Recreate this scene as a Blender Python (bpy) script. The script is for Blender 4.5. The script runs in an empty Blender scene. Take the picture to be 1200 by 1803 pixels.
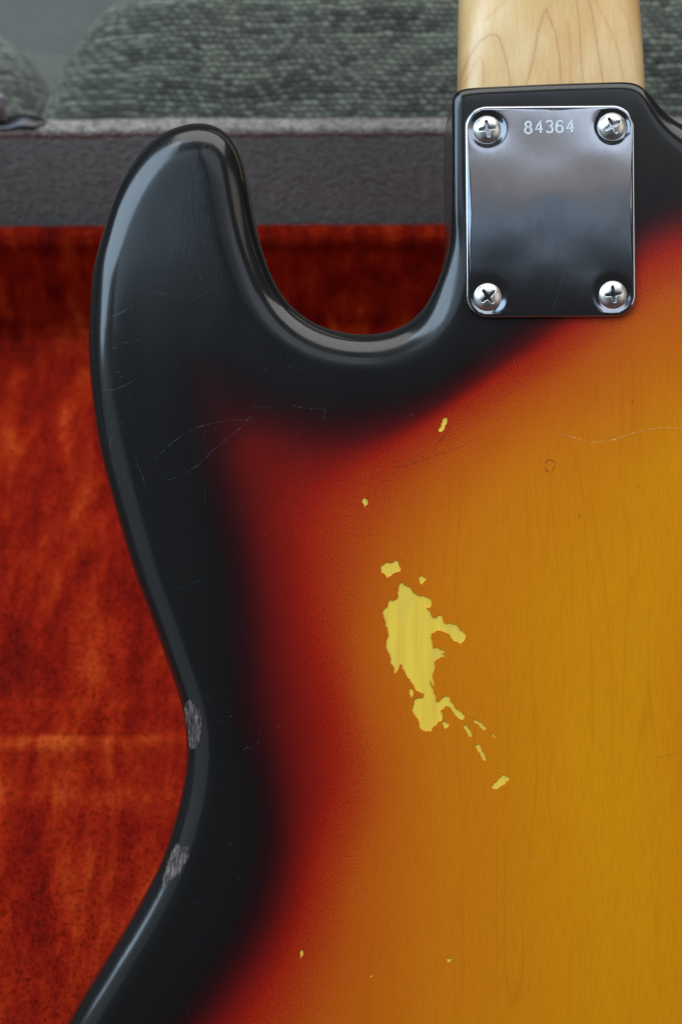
import bpy, bmesh, math, random
import numpy as np
from mathutils import Vector, Matrix, noise as mnoise
from mathutils.geometry import delaunay_2d_cdt

random.seed(7)
rng = np.random.default_rng(7)
S = bpy.context.scene
COL = S.collection

# ------------------------------------------------------------------ camera frame
# The instrument leans back at 45 degrees in its open case; the camera looks squarely at its back.
T45 = math.radians(45)
AX = Vector((1, 0, 0))
AV = Vector((0, math.sin(T45), math.cos(T45)))      # "up the instrument"
AN = Vector((0, -math.cos(T45), math.sin(T45)))     # out of the instrument's back
DIST = 0.50                                          # camera to back face
PPM = 5860.0                                         # photo pixels per metre on the back face
FPX = PPM * DIST

def rel(u, v, n):
    return AX * u + AV * v + AN * n

cam_d = bpy.data.cameras.new('camera')
cam = bpy.data.objects.new('camera', cam_d)
COL.objects.link(cam)
cam.matrix_world = Matrix.Translation(rel(0, 1.5 / PPM, DIST)) @ Matrix((AX, AV, AN)).transposed().to_4x4()
cam_d.sensor_fit = 'HORIZONTAL'
cam_d.sensor_width = 15.7
cam_d.lens = 15.7 * FPX / 1200.0
cam_d.clip_start = 0.02
cam_d.clip_end = 30
cam_d.dof.use_dof = True
cam_d.dof.focus_distance = DIST + 0.004
cam_d.dof.aperture_fstop = 10.5
cam_d.dof.aperture_blades = 7
S.camera = cam

# ------------------------------------------------------------------ light
W = bpy.data.worlds.new('World')
S.world = W
W.use_nodes = True
bg = W.node_tree.nodes['Background']
bg.inputs[0].default_value = (0.95, 0.97, 1.0, 1)
bg.inputs[1].default_value = 0.028

def lamp(name, u, v, n, w, h, radiance, col, aim=(0.05, -0.05, 0)):
    d = bpy.data.lights.new(name, 'AREA')
    d.shape = 'RECTANGLE'
    d.size, d.size_y = w, h
    d.energy = radiance * math.pi * w * h
    d.color = col
    o = bpy.data.objects.new(name, d)
    COL.objects.link(o)
    p = rel(u, v, n)
    z = (p - rel(*aim)).normalized()
    x = AX - z * AX.dot(z); x.normalize()
    y = z.cross(x)
    o.matrix_world = Matrix.Translation(p) @ Matrix((x, y, z)).transposed().to_4x4()
    return o

lamp('window_light', -1.35, 0.98, 1.15, 1.80, 1.15, 6.6, (0.60, 0.80, 1.0))
lamp('horn_sheen_fill', -0.56, 0.56, 1.40, 0.80, 0.58, 1.5, (0.58, 0.80, 1.0), aim=(-0.56, 0.50, 0))  # added lamp with no known source: dim blue sheen on the horn's flat
lamp('ceiling_bounce_light', 0.40, 2.1, 0.95, 3.0, 1.5, 3.0, (1.0, 0.985, 0.975))
lamp('plate_reflect_top_fill', 0.42, 0.725, 1.40, 0.90, 0.45, 1.25, (0.76, 0.87, 1.0), aim=(0.42, 0.725, 0))  # added panel behind the camera, shaped to brighten the plate's upper reflection
lamp('plate_reflect_warm_fill', 0.42, 0.435, 1.40, 0.80, 0.12, 0.34, (1.0, 0.90, 0.86), aim=(0.42, 0.435, 0))  # added strip for the warm middle band mirrored in the plate
lamp('plate_reflect_blue_fill', 0.40, 0.315, 1.40, 0.75, 0.10, 0.30, (0.60, 0.80, 1.0), aim=(0.40, 0.315, 0))  # invented narrow strip that gives the plate its blue band; no door known
lamp('wall_bounce_light', 1.5, 0.2, 0.9, 0.9, 1.2, 1.3, (1.0, 0.92, 0.84))
lamp('low_left_edge_fill', -1.5, -0.5, 0.9, 1.3, 1.5, 0.42, (0.80, 0.94, 1.0))  # unseen fill lamp, put in for the grey strip down the left edge

S.view_settings.view_transform = 'Standard'
S.view_settings.look = 'None'
S.view_settings.exposure = 0
S.view_settings.gamma = 1

# ------------------------------------------------------------------ helpers
def tag(o, label=None, cat=None, kind=None, group=None):
    if label: o['label'] = label
    if cat: o['category'] = cat
    if kind: o['kind'] = kind
    if group: o['group'] = group
    return o

def empty(name, loc, rot=(0, 0, 0)):
    o = bpy.data.objects.new(name, None)
    COL.objects.link(o)
    o.location = loc
    o.rotation_euler = rot
    o.empty_display_size = 0.05
    return o

def mesh_obj(name, verts, faces, mat, parent=None, smooth=True, attrs=None, uv=None):
    me = bpy.data.meshes.new(name)
    verts = np.asarray(verts, dtype=float)
    me.from_pydata(verts.tolist(), [], faces)
    if attrs:
        for k, a in attrs.items():
            at = me.attributes.new(k, 'FLOAT', 'POINT')
            at.data.foreach_set('value', np.asarray(a, dtype=np.float32))
    if uv is not None:
        l = me.uv_layers.new(name='UVMap')
        idx = np.zeros(len(me.loops), dtype=np.int32)
        me.loops.foreach_get('vertex_index', idx)
        l.data.foreach_set('uv', np.asarray(uv, dtype=np.float32)[idx].ravel())
    me.materials.append(mat)
    if smooth:
        me.polygons.foreach_set('use_smooth', [True] * len(me.polygons))
    me.update()
    o = bpy.data.objects.new(name, me)
    COL.objects.link(o)
    if parent: o.parent = parent
    return o

def bm_obj(name, bm, mat, parent=None, smooth=False):
    me = bpy.data.meshes.new(name)
    bm.to_mesh(me); bm.free()
    me.materials.append(mat)
    if smooth: me.polygons.foreach_set('use_smooth', [True] * len(me.polygons))
    o = bpy.data.objects.new(name, me)
    COL.objects.link(o)
    if parent: o.parent = parent
    return o

def box_bm(x0, x1, y0, y1, z0, z1, bev=0.0, seg=3):
    bm = bmesh.new()
    bmesh.ops.create_cube(bm, size=1)
    for v in bm.verts:
        v.co = Vector((x0 + (v.co.x + .5) * (x1 - x0), y0 + (v.co.y + .5) * (y1 - y0), z0 + (v.co.z + .5) * (z1 - z0)))
    if bev:
        bmesh.ops.bevel(bm, geom=bm.edges[:], offset=bev, segments=seg, profile=0.5, affect='EDGES')
    return bm

class NT:
    """small node-tree helper"""
    def __init__(self, name):
        self.m = bpy.data.materials.new(name)
        self.m.use_nodes = True
        self.t = self.m.node_tree
        self.b = self.t.nodes['Principled BSDF']
        self.out = self.t.nodes['Material Output']
    def n(self, typ, **kw):
        nd = self.t.nodes.new(typ)
        for k, v in kw.items():
            if k.startswith('_'): setattr(nd, k[1:], v)
        for k, v in kw.items():
            if not k.startswith('_'):
                key = int(k[1:]) if (k[0] == 'i' and k[1:].isdigit()) else k
                s = nd.inputs[key]
                if hasattr(v, 'is_output'): self.t.links.new(v, s)
                else: s.default_value = v
        return nd
    def math(self, op, a, b=0.0, clamp=False):
        nd = self.t.nodes.new('ShaderNodeMath'); nd.operation = op; nd.use_clamp = clamp
        for i, v in enumerate((a, b)):
            if hasattr(v, 'is_output'): self.t.links.new(v, nd.inputs[i])
            else: nd.inputs[i].default_value = v
        return nd.outputs[0]
    def mix(self, f, a, b, blend='MIX'):
        nd = self.t.nodes.new('ShaderNodeMix'); nd.data_type = 'RGBA'; nd.blend_type = blend
        for i, v in ((0, f), (6, a), (7, b)):
            if hasattr(v, 'is_output'): self.t.links.new(v, nd.inputs[i])
            else: nd.inputs[i].default_value = v if i == 0 else (*v, 1)
        return nd.outputs[2]
    def ramp(self, f, stops, interp='LINEAR'):
        nd = self.t.nodes.new('ShaderNodeValToRGB')
        cr = nd.color_ramp; cr.interpolation = interp
        while len(cr.elements) < len(stops): cr.elements.new(0.5)
        for e, (p, c) in zip(cr.elements, stops):
            e.position = p
            e.color = (c, c, c, 1) if isinstance(c, (int, float)) else (*c, 1)
        self.t.links.new(f, nd.inputs[0])
        return nd.outputs[0]
    def coords(self, kind='Object', scale=(1, 1, 1), rot=(0, 0, 0)):
        tc = self.t.nodes.new('ShaderNodeTexCoord')
        mp = self.n('ShaderNodeMapping', Scale=scale, Rotation=rot)
        self.t.links.new(tc.outputs[kind], mp.inputs[0])
        return mp.outputs[0]
    def noise(self, vec, scale=1.0, detail=3.0, rough=0.5, dist=0.0, out=0):
        return self.n('ShaderNodeTexNoise', Vector=vec, Scale=scale, Detail=detail, Roughness=rough, Distortion=dist).outputs[out]
    def attr(self, name):
        return self.n('ShaderNodeAttribute', _attribute_name=name).outputs['Fac']
    def bump(self, h, strength, dist, normal=None):
        kw = dict(Height=h, Strength=strength, Distance=dist)
        if normal is not None: kw['Normal'] = normal
        return self.n('ShaderNodeBump', **kw).outputs[0]
    def set(self, **kw):
        for k, v in kw.items():
            k = k.replace('_', ' ')
            s = self.b.inputs[k]
            if hasattr(v, 'is_output'): self.t.links.new(v, s)
            else: s.default_value = (*v, 1) if (isinstance(v, tuple) and len(v) == 3) else v
        return self

def srgb(r, g, b):
    f = lambda c: (c / 255 / 12.92) if c / 255 <= 0.04045 else ((c / 255 + .055) / 1.055) ** 2.4
    return (f(r), f(g), f(b))

# ------------------------------------------------------------------ materials
def mat_body():
    m = NT('sunburst_lacquer')
    co = m.coords()
    B = m.attr('burst')
    soft = m.noise(m.coords(scale=(60, 40, 60)), 1.0, 3, .6)
    B = m.math('ADD', B, m.math('MULTIPLY', m.math('SUBTRACT', soft, .5), .22))
    fine = m.noise(co, 1900, 2, .7)
    B = m.math('ADD', B, m.math('MULTIPLY', m.math('SUBTRACT', fine, .5), .42))
    f = m.math('DIVIDE', m.math('ADD', B, 1.0), 6.0, True)
    key = np.array([[-1, .0100, .0094, .0092], [-.3, .0092, .0080, .0080], [0, .0090, .0056, .0060], [.5, .026, .0035, .0042], [1, .085, .0042, .0042], [1.5, .25, .0070, .0036],
                    [2, .43, .0150, .0034], [2.5, .49, .040, .0045], [3, .57, .088, .005], [3.5, .63, .145, .0045], [4, .70, .200, .004], [5, .77, .288, .003]])
    st = []
    for q in np.linspace(0, 1, 26):
        st.append((float(q), tuple(float(np.interp(q * 6 - 1, key[:, 0], key[:, k])) for k in (1, 2, 3))))
    base = m.ramp(f, st, 'B_SPLINE')
    # fine dark overspray speckle between black and amber
    sp = m.noise(m.coords(scale=(1, 1, 1)), 1700, 2, .7)
    spm = m.ramp(sp, [(0.52, 0.0), (0.68, 1.0)])
    zone = m.ramp(f, [(0.30, 0.0), (0.42, 1.0), (0.58, .9), (0.75, 0.12)])
    base = m.mix(m.math('MULTIPLY', m.math('MULTIPLY', spm, zone), .75), base, (.045, .008, .004))
    # wood grain seen through the amber
    dist = m.noise(m.coords(scale=(14, 6, 14)), 1, 2, .5, out=1)
    gco = m.coords(scale=(1, 0.035, 1), rot=(0, 0, math.radians(-4)))
    gv = m.n('ShaderNodeVectorMath', _operation='ADD', i0=gco, i1=m.n('ShaderNodeVectorMath', _operation='SCALE', i0=dist, Scale=.012).outputs[0]).outputs[0]
    big0 = m.ramp(m.noise(m.coords(scale=(30, 18, 30)), 1, 2, .5), [(.42, 0.), (.65, 1.)])
    g1 = m.noise(gv, 105, 1, .3)
    g2 = m.noise(gv, 900, 3, .6)
    g1 = m.math('FRACT', m.math('MULTIPLY', g1, 7.0))
    gm = m.ramp(g1, [(0.0, 0.0), (0.80, 0.12), (0.90, 1.0), (0.96, .5), (1.0, 0.0)])
    g2 = m.noise(m.coords(scale=(1, 0.10, 1), rot=(0, 0, math.radians(-4))), 1300, 3, .65)
    gf = m.ramp(g2, [(0.45, 0.0), (0.75, 1.0)])
    amb = m.ramp(f, [(0.48, 0.0), (0.70, 1.0)])
    base = m.mix(m.math('MULTIPLY', m.math('MULTIPLY', m.math('MULTIPLY', gm, amb), m.math('ADD', .08, m.math('MULTIPLY', big0, .35))), .50), base, (.34, .085, .003))
    base = m.mix(m.math('MULTIPLY', m.math('MULTIPLY', gf, amb), .22), base, (.40, .10, .003))
    big = m.noise(m.coords(scale=(26, 7, 26)), 1, 2, .5)
    base = m.mix(m.math('MULTIPLY', m.ramp(big, [(0.35, 1.0), (0.65, 0.0)]), m.math('MULTIPLY', amb, .16)), base, (.58, .14, .004))
    wav = m.noise(m.coords(scale=(22, 16, 22)), 1, 2, .5)
    micro = m.noise(m.coords(scale=(1, .3, 1)), 900, 3, .6)
    nb = m.bump(wav, .35, .0009)
    nb2 = m.bump(micro, .05, .00025, nb)
    smear = m.noise(m.coords(scale=(35, 18, 35), rot=(0, 0, .5)), 1, 4, .6)
    rgh = m.n('ShaderNodeMapRange', Value=smear, i1=.3, i2=.7, i3=.10, i4=.21).outputs[0]
    m.set(Base_Color=base, Roughness=.4, Specular_IOR_Level=.08, Normal=nb2, Coat_Weight=1.0, Coat_Roughness=rgh, Coat_IOR=1.5, Coat_Normal=nb2)
    return m.m

def mat_bare():
    m = NT('bare_yellow_wood')
    g = m.noise(m.coords(scale=(1, .06, 1)), 420, 3, .6)
    b = m.noise(m.coords(scale=(60, 25, 60)), 1, 3, .6)
    c = m.mix(m.ramp(g, [(.4, 0.), (.7, 1.)]), (.95, .64, .062), (.86, .54, .052))
    c = m.mix(m.math('MULTIPLY', m.ramp(b, [(.45, 0.), (.70, 1.)]), .42), c, (.52, .42, .11))
    m.set(Base_Color=c, Roughness=.55, Specular_IOR_Level=.3, Normal=m.bump(g, .25, .0003))
    return m.m

def mat_scuff():
    m = NT('scuffed_edge_wood')
    co = m.coords()
    st = m.noise(m.coords(scale=(1, .12, 1), rot=(0, 0, .15)), 1100, 3, .6)
    bl = m.noise(co, 380, 4, .7)
    hf = m.noise(m.coords(scale=(1, .35, 1), rot=(0, 0, .15)), 1000, 4, .75)
    c = m.ramp(m.math('ADD', m.math('MULTIPLY', st, .45), m.math('MULTIPLY', hf, .55)), [(.40, (.012, .009, .008)), (.50, (.075, .055, .048)), (.62, (.24, .20, .18))])
    e = m.attr('edge')
    a = m.math('ADD', e, m.math('MULTIPLY', m.math('SUBTRACT', bl, .5), 1.5))
    st2 = m.math('MULTIPLY', m.math('SUBTRACT', st, .5), .6)
    a = m.ramp(m.math('ADD', a, st2), [(.40, 0.), (.72, 1.)])
    m.set(Base_Color=c, Roughness=.7, Alpha=a, Normal=m.bump(st, .7, .0006))
    return m.m

def mat_scratch(name, col, alpha, breakup=True):
    m = NT(name)
    a = m.ramp(m.noise(m.coords(), 900, 3, .7), [(.42, .0), (.64, 1.)])
    m.set(Base_Color=col, Roughness=.6, Alpha=m.math('MULTIPLY', a, m.math('MULTIPLY', m.attr('fade'), alpha)))
    return m.m

def mat_maple():
    m = NT('aged_maple')
    co = m.coords()
    fib = m.noise(m.coords(scale=(1, .08, 1)), 800, 4, .6)
    cloud = m.noise(m.coords(scale=(45, 22, 45)), 1, 3, .5, .6)
    c = m.ramp(cloud, [(.3, srgb(218, 170, 106)), (.5, srgb(228, 187, 126)), (.7, srgb(238, 206, 154))])
    c = m.mix(m.math('MULTIPLY', m.ramp(fib, [(.42, 0.), (.7, 1.)]), .22), c, srgb(186, 140, 84))
    dots = m.n('ShaderNodeTexVoronoi', Vector=m.coords(scale=(1, .6, 1)), Scale=900.0).outputs[0]
    c = m.mix(m.math('MULTIPLY', m.ramp(dots, [(.0, 1.), (.28, 0.)]), .18), c, srgb(170, 120, 70))
    g = m.attr('grain')
    gb = m.noise(co, 500, 2, .6)
    c = m.mix(m.math('MULTIPLY', g, m.math('ADD', .35, m.math('MULTIPLY', gb, .7))), c, srgb(178, 98, 58))
    m.set(Base_Color=c, Roughness=.38, Coat_Weight=.35, Coat_Roughness=.22)
    return m.m

def mat_plate():
    m = NT('worn_chrome')
    co = m.coords()
    br = m.noise(m.coords(scale=(1, .04, 1)), 2500, 3, .7)
    cl = m.noise(m.coords(scale=(70, 45, 70)), 1, 4, .6, .5)
    r = m.n('ShaderNodeMapRange', Value=cl, i1=.3, i2=.75, i3=.085, i4=.15).outputs[0]
    c = m.mix(m.ramp(cl, [(.35, 0.), (.7, 1.)]), (.52, .54, .58), (.42, .42, .46))
    fine = m.noise(m.coords(scale=(1, .3, 1), rot=(0, 0, .4)), 1500, 2, .6)
    br_mask = m.attr('worn')
    c = m.mix(br_mask, c, (.55, .40, .12))
    m.set(Base_Color=c, Metallic=1.0, Roughness=r, Normal=m.bump(br, .02, .0002, m.bump(fine, .02, .0002)))
    return m.m

def mat_metal(name, col, rough, bump=.0):
    m = NT(name)
    n = m.noise(m.coords(), 700, 4, .6)
    r = m.n('ShaderNodeMapRange', Value=n, i1=.3, i2=.7, i3=rough * .8, i4=rough * 1.3).outputs[0]
    m.set(Base_Color=col, Metallic=1.0, Roughness=r)
    if bump: m.set(Normal=m.bump(n, bump, .0004))
    return m.m

def mat_stamp():
    m = NT('stamped_digit_metal')
    m.set(Base_Color=(.80, .88, .92), Metallic=.4, Roughness=.4)
    return m.m

def mat_plush():
    m = NT('orange_plush')
    a = m.noise(m.coords(scale=(60, 16, 24)), 1, 5, .62, .3)
    b = m.noise(m.coords(), 260, 5, .7, .3)
    f = m.math('ADD', m.math('MULTIPLY', a, .88), m.math('MULTIPLY', b, .12))
    f = m.math('ADD', f, m.math('MULTIPLY', m.attr('crest_light'), .16))  # paler along the crease crests: caught light painted into the pile colour
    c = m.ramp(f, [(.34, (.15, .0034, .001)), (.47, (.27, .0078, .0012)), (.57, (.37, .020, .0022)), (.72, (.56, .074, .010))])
    m.set(Base_Color=c, Roughness=.9, Specular_IOR_Level=.1, Sheen_Weight=.12, Sheen_Roughness=.4, Sheen_Tint=(1.0, .35, .12))
    nb = m.bump(b, .12, .0015, m.bump(a, .5, .006))
    m.set(Normal=nb)
    return m.m

def mat_tolex(name, lo, hi, bumpd, sc=1.0):
    m = NT(name)
    co = m.coords(scale=(.75, 1, 1.2))
    w = m.noise(co, 330 * sc, 4, .6, 1.2)
    v = m.n('ShaderNodeTexVoronoi', Vector=co, Scale=520.0 * sc, _feature='SMOOTH_F1').outputs[0]
    h = m.math('SUBTRACT', w, m.math('MULTIPLY', v, .5))
    c = m.mix(m.ramp(h, [(.12, 0.), (.5, 1.)]), lo, hi)
    big = m.noise(m.coords(scale=(9, 9, 9)), 1, 3, .5)
    c = m.mix(m.math('MULTIPLY', m.ramp(big, [(.4, 0.), (.7, 1.)]), .35), c, tuple(x * .6 for x in lo))
    m.set(Base_Color=c, Roughness=.62, Specular_IOR_Level=.35, Normal=m.bump(h, 1.0, bumpd))
    return m.m

def mat_weave(name, dark, light, row=.0034, dash=.0052):
    m = NT(name)
    tc = m.t.nodes.new('ShaderNodeTexCoord')
    w1 = m.noise(m.n('ShaderNodeMapping', Vector=tc.outputs['UV'], Scale=(16, 16, 1)).outputs[0], 1, 2, .5, out=1)
    w2 = m.noise(m.n('ShaderNodeMapping', Vector=tc.outputs['UV'], Scale=(140, 140, 1)).outputs[0], 1, 2, .5, out=1)
    sc = m.n('ShaderNodeVectorMath', _operation='SCALE', i0=m.n('ShaderNodeVectorMath', _operation='SUBTRACT', i0=w1, i1=(.5, .5, .5)).outputs[0], Scale=.011).outputs[0]
    sc2 = m.n('ShaderNodeVectorMath', _operation='SCALE', i0=m.n('ShaderNodeVectorMath', _operation='SUBTRACT', i0=w2, i1=(.5, .5, .5)).outputs[0], Scale=.0036).outputs[0]
    uv = m.n('ShaderNodeVectorMath', _operation='ADD', i0=m.n('ShaderNodeVectorMath', _operation='ADD', i0=tc.outputs['UV'], i1=sc).outputs[0], i1=sc2).outputs[0]
    sp = m.n('ShaderNodeSeparateXYZ', i0=uv)
    t = m.math('DIVIDE', sp.outputs[1], row)
    ri = m.math('FLOOR', t)
    tf = m.math('FRACT', t)
    rr = m.n('ShaderNodeTexWhiteNoise', _noise_dimensions='1D', W=ri).outputs[0]
    s = m.math('ADD', m.math('DIVIDE', sp.outputs[0], dash), m.math('ADD', m.math('MULTIPLY', ri, .5), m.math('MULTIPLY', rr, .35)))
    s = m.math('ADD', s, m.math('MULTIPLY', tf, .30))
    si = m.math('FLOOR', s)
    sf = m.math('FRACT', s)
    cell = m.n('ShaderNodeTexWhiteNoise', _noise_dimensions='2D', Vector=m.n('ShaderNodeCombineXYZ', i0=si, i1=ri).outputs[0]).outputs[0]
    hs = m.math('SINE', m.math('MULTIPLY', sf, math.pi))
    ht = m.math('SINE', m.math('MULTIPLY', tf, math.pi))
    h = m.math('MULTIPLY', m.math('ADD', .35, m.math('MULTIPLY', hs, .65)), m.math('POWER', ht, 1.3))
    lum = m.math('MULTIPLY', h, m.math('ADD', .25, m.math('MULTIPLY', cell, 1.1)))
    rowl = m.math('ADD', .60, m.math('MULTIPLY', rr, .8))
    lum = m.math('MULTIPLY', lum, rowl)
    fz = m.noise(m.n('ShaderNodeMapping', Vector=tc.outputs['UV'], Scale=(1, 1, 1)).outputs[0], 1100, 3, .7)
    lum = m.math('ADD', lum, m.math('MULTIPLY', m.math('SUBTRACT', fz, .5), .8))
    bigv = m.noise(m.n('ShaderNodeMapping', Vector=tc.outputs['UV'], Scale=(20, 60, 1)).outputs[0], 1, 3, .6)
    lum = m.math('ADD', lum, m.math('MULTIPLY', m.math('SUBTRACT', bigv, .5), .7))
    c = m.mix(m.ramp(lum, [(.12, 0.), (.85, 1.)]), dark, light)
    m.set(Base_Color=c, Roughness=.9, Specular_IOR_Level=.15, Sheen_Weight=.5, Sheen_Roughness=.5, Sheen_Tint=(.90, .95, .84), Normal=m.bump(h, .7, .0016))
    return m.m

def mat_plain(name, col, rough=.8, nscale=200., vary=.15, sheen=0.):
    m = NT(name)
    n = m.noise(m.coords(), nscale, 4, .6)
    c = m.mix(m.ramp(n, [(.3, 0.), (.7, 1.)]), tuple(x * (1 - vary) for x in col), tuple(x * (1 + vary) for x in col))
    m.set(Base_Color=c, Roughness=rough, Normal=m.bump(n, .4, .0008))
    if sheen: m.set(Sheen_Weight=sheen, Sheen_Tint=(.85, .95, .9))
    return m.m

M_BODY = mat_body(); M_BARE = mat_bare(); M_SCUFF = mat_scuff()
M_SCR = mat_scratch('light_scratch', (.28, .30, .32), .26)
M_SCRD = mat_scratch('dark_scratch', (.03, .006, .003), .85)
M_SCRP = mat_scratch('pale_scratch', (.85, .55, .20), .85)
M_MAPLE = mat_maple(); M_PLATE = mat_plate(); M_STAMP = mat_stamp()
M_SCREW = mat_metal('nickel_screw', (.74, .72, .69), .36)
M_PLUSH = mat_plush()
M_TOLEX_IN = mat_tolex('grey_tolex_inside', (.118, .121, .112), (.22, .226, .208), .0009, .9)
M_TOLEX_RIM = mat_tolex('pale_tolex_rim', (.15, .13, .115), (.46, .415, .365), .0016, 1.0)
M_ROSE = mat_plain('dark_rosewood', (.035, .018, .012), .5)
M_WEAVE = mat_weave('green_grey_chenille', (.034, .036, .029), (.215, .218, .168))
M_WEAVE2 = mat_weave('dark_chenille', (.050, .055, .045), (.28, .29, .24))
M_SOFA = mat_plain('sofa_fabric', (.165, .165, .14), .9, 260., .12, .2)
M_LATCH = mat_plain('latch_steel', (.30, .31, .33), .35, 300., .2)
M_LATCHD = mat_metal('dark_latch_base', (.10, .10, .11), .4, .3)
M_BRASS = mat_metal('latch_brass', (.60, .52, .30), .35)

# ------------------------------------------------------------------ instrument geometry
def px2uv(px, py, n=0.0):
    k = (DIST - n) / FPX
    return ((px - 600.0) * k, (901.5 - py) * k)

V_BASE = -0.3077
guitar = empty('bass_guitar', rel(0, V_BASE, 0), (math.pi / 2 - T45, 0, 0))
tag(guitar, 'sunburst bass guitar leaning back up in the open case', 'bass guitar')

OUT = [(158, 579), (161, 525), (166, 471), (182.5, 412), (196, 366), (217, 316), (239, 280), (264, 251), (296, 230), (329, 219),
       (358.6, 216), (385, 223), (404, 237), (417, 258), (428, 285), (437, 318), (446, 368), (455, 417), (470, 466), (491, 512),
       (518, 545), (551, 568), (583, 581), (621, 588), (659, 588.5), (692, 582), (719, 568), (740, 551), (757, 525), (773, 487),
       (783, 449), (786, 417), (788, 360), (788, 308), (788, 250), (788, 210), (789, 186), (793.5, 168), (803, 159.5), (820, 156), (840, 154.5),
       (870, 153), (925, 150.5), (980, 148), (1035, 146.5), (1090, 145), (1117, 146), (1130, 153), (1141, 169), (1154, 191), (1167, 207), (1183, 218),
       (1203, 225), (1250, 238), (1320, 228), (1395, 180), (1440, 110), (1475, 20), (1520, -70), (1590, -130), (1670, -130), (1740, -60),
       (1785, 60), (1815, 200), (1825, 360), (1815, 520), (1785, 700), (1740, 880), (1700, 1060), (1675, 1240), (1680, 1420), (1730, 1580),
       (1810, 1720), (1890, 1860), (1945, 2020), (1955, 2200), (1900, 2370), (1780, 2520), (1600, 2620), (1380, 2680), (1150, 2702),
       (900, 2703), (660, 2690), (430, 2640), (220, 2540), (70, 2400), (-10, 2250), (-20, 2100), (15, 1970), (68, 1880), (118, 1803),
       (150, 1745), (190, 1680), (211, 1644), (242, 1595), (267, 1551), (289, 1503), (305, 1452), (319, 1401), (326, 1358), (329.5, 1320), (328, 1289),
       (323, 1252), (314, 1219), (303, 1186), (291, 1153), (282, 1127), (259, 1064), (236, 1003), (214, 928), (195, 862), (180, 803),
       (168, 735), (161, 675), (157.5, 620)]
NPT = len(OUT)
R_EDGE, THICK = 0.0118, 0.0440

def gsm(a, sig):
    """circular gaussian smoothing along axis 0, sig in samples"""
    k = int(sig * 3) + 1
    w = np.exp(-0.5 * (np.arange(-k, k + 1) / sig) ** 2); w /= w.sum()
    r = np.zeros_like(a, dtype=float)
    for i, ww in zip(range(-k, k + 1), w):
        r += ww * np.roll(a, -i, axis=0)
    return r

# silhouette depth of each traced point: the rear rim where the side faces the lens, else the near rim
opx = np.array(OUT, float)
tan = np.roll(opx, -1, 0) - np.roll(opx, 1, 0)
nrm = np.stack([tan[:, 1], -tan[:, 0]], 1)       # picture y is down; points run clockwise on screen
nrm /= np.linalg.norm(nrm, axis=1)[:, None]
off = opx - np.array([600, 901.5])
see = -(off * nrm).sum(1) / (np.linalg.norm(off, axis=1) + 1e-6)
dep = np.where(see > 0.05, -(THICK - R_EDGE), -R_EDGE * .8)
for i, (x, y) in enumerate(OUT):
    if y < 175 and 790 < x < 1145: dep[i] = -0.004
    elif 780 < x < 800 and y < 420: dep[i] = -0.021
dep = gsm(dep[:, None], .7)[:, 0]
osp = np.array([px2uv(x, y, d) for (x, y), d in zip(OUT, dep)])

def catmull(P, per=14):
    n = len(P); out = []
    for i in range(n):
        p0, p1, p2, p3 = P[i - 1], P[i], P[(i + 1) % n], P[(i + 2) % n]
        d = [max(np.linalg.norm(b - a), 1e-9) ** .5 for a, b in ((p0, p1), (p1, p2), (p2, p3))]
        t0, t1 = 0, d[0]; t2 = t1 + d[1]; t3 = t2 + d[2]
        for k in range(per):
            t = t1 + (t2 - t1) * k / per
            a1 = (t1 - t) / (t1 - t0) * p0 + (t - t0) / (t1 - t0) * p1
            a2 = (t2 - t) / (t2 - t1) * p1 + (t - t1) / (t2 - t1) * p2
            a3 = (t3 - t) / (t3 - t2) * p2 + (t - t2) / (t3 - t2) * p3
            b1 = (t2 - t) / (t2 - t0) * a1 + (t - t0) / (t2 - t0) * a2
            b2 = (t3 - t) / (t3 - t1) * a2 + (t - t1) / (t3 - t1) * a3
            out.append((t2 - t) / (t2 - t1) * b1 + (t - t1) / (t2 - t1) * b2)
    return np.array(out)

def resample(P, step):
    Q = np.vstack([P, P[:1]])
    s = np.concatenate([[0], np.cumsum(np.linalg.norm(np.diff(Q, axis=0), axis=1))])
    n = int(s[-1] / step)
    t = np.arange(n) * s[-1] / n
    return np.stack([np.interp(t, s, Q[:, 0]), np.interp(t, s, Q[:, 1])], 1)

STEP = 0.0012
P = resample(catmull(osp), STEP)
soft = gsm(P, .0032 / STEP)
tight = gsm(P, .0024 / STEP)
hx, hy = px2uv(965, 150)
nearheel = np.exp(-(np.maximum(np.abs(P[:, 0] - hx) - .031, 0) / .008) ** 2) * np.clip((P[:, 1] - .062) / .03, 0, 1)
nearheel = gsm(nearheel[:, None], .003 / STEP)[:, 0]
P = soft * (1 - nearheel[:, None]) + tight * nearheel[:, None]

def area(P):
    x, y = P[:, 0], P[:, 1]
    return 0.5 * np.sum(x * np.roll(y, -1) - y * np.roll(x, -1))
if area(P) < 0: P = P[::-1].copy(); nearheel = nearheel[::-1].copy()

def inward(P):
    t = np.roll(P, -1, 0) - np.roll(P, 1, 0)
    n = np.stack([-t[:, 1], t[:, 0]], 1)
    return n / np.linalg.norm(n, axis=1)[:, None]

def pt_seg_dist(pts, poly):
    """distance of points to a closed polyline (vectorised, chunked); coarse poly"""
    out = np.full(len(pts), 1e9)
    A = poly; B = np.roll(poly, -1, 0); AB = B - A; L2 = (AB ** 2).sum(1) + 1e-18
    for c in range(0, len(pts), 2000):
        p = pts[c:c + 2000][:, None, :]
        t = np.clip(((p - A) * AB).sum(2) / L2, 0, 1)
        d = np.linalg.norm(p - (A + AB * t[..., None]), axis=2)
        out[c:c + 2000] = d.min(1)
    return out

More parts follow.
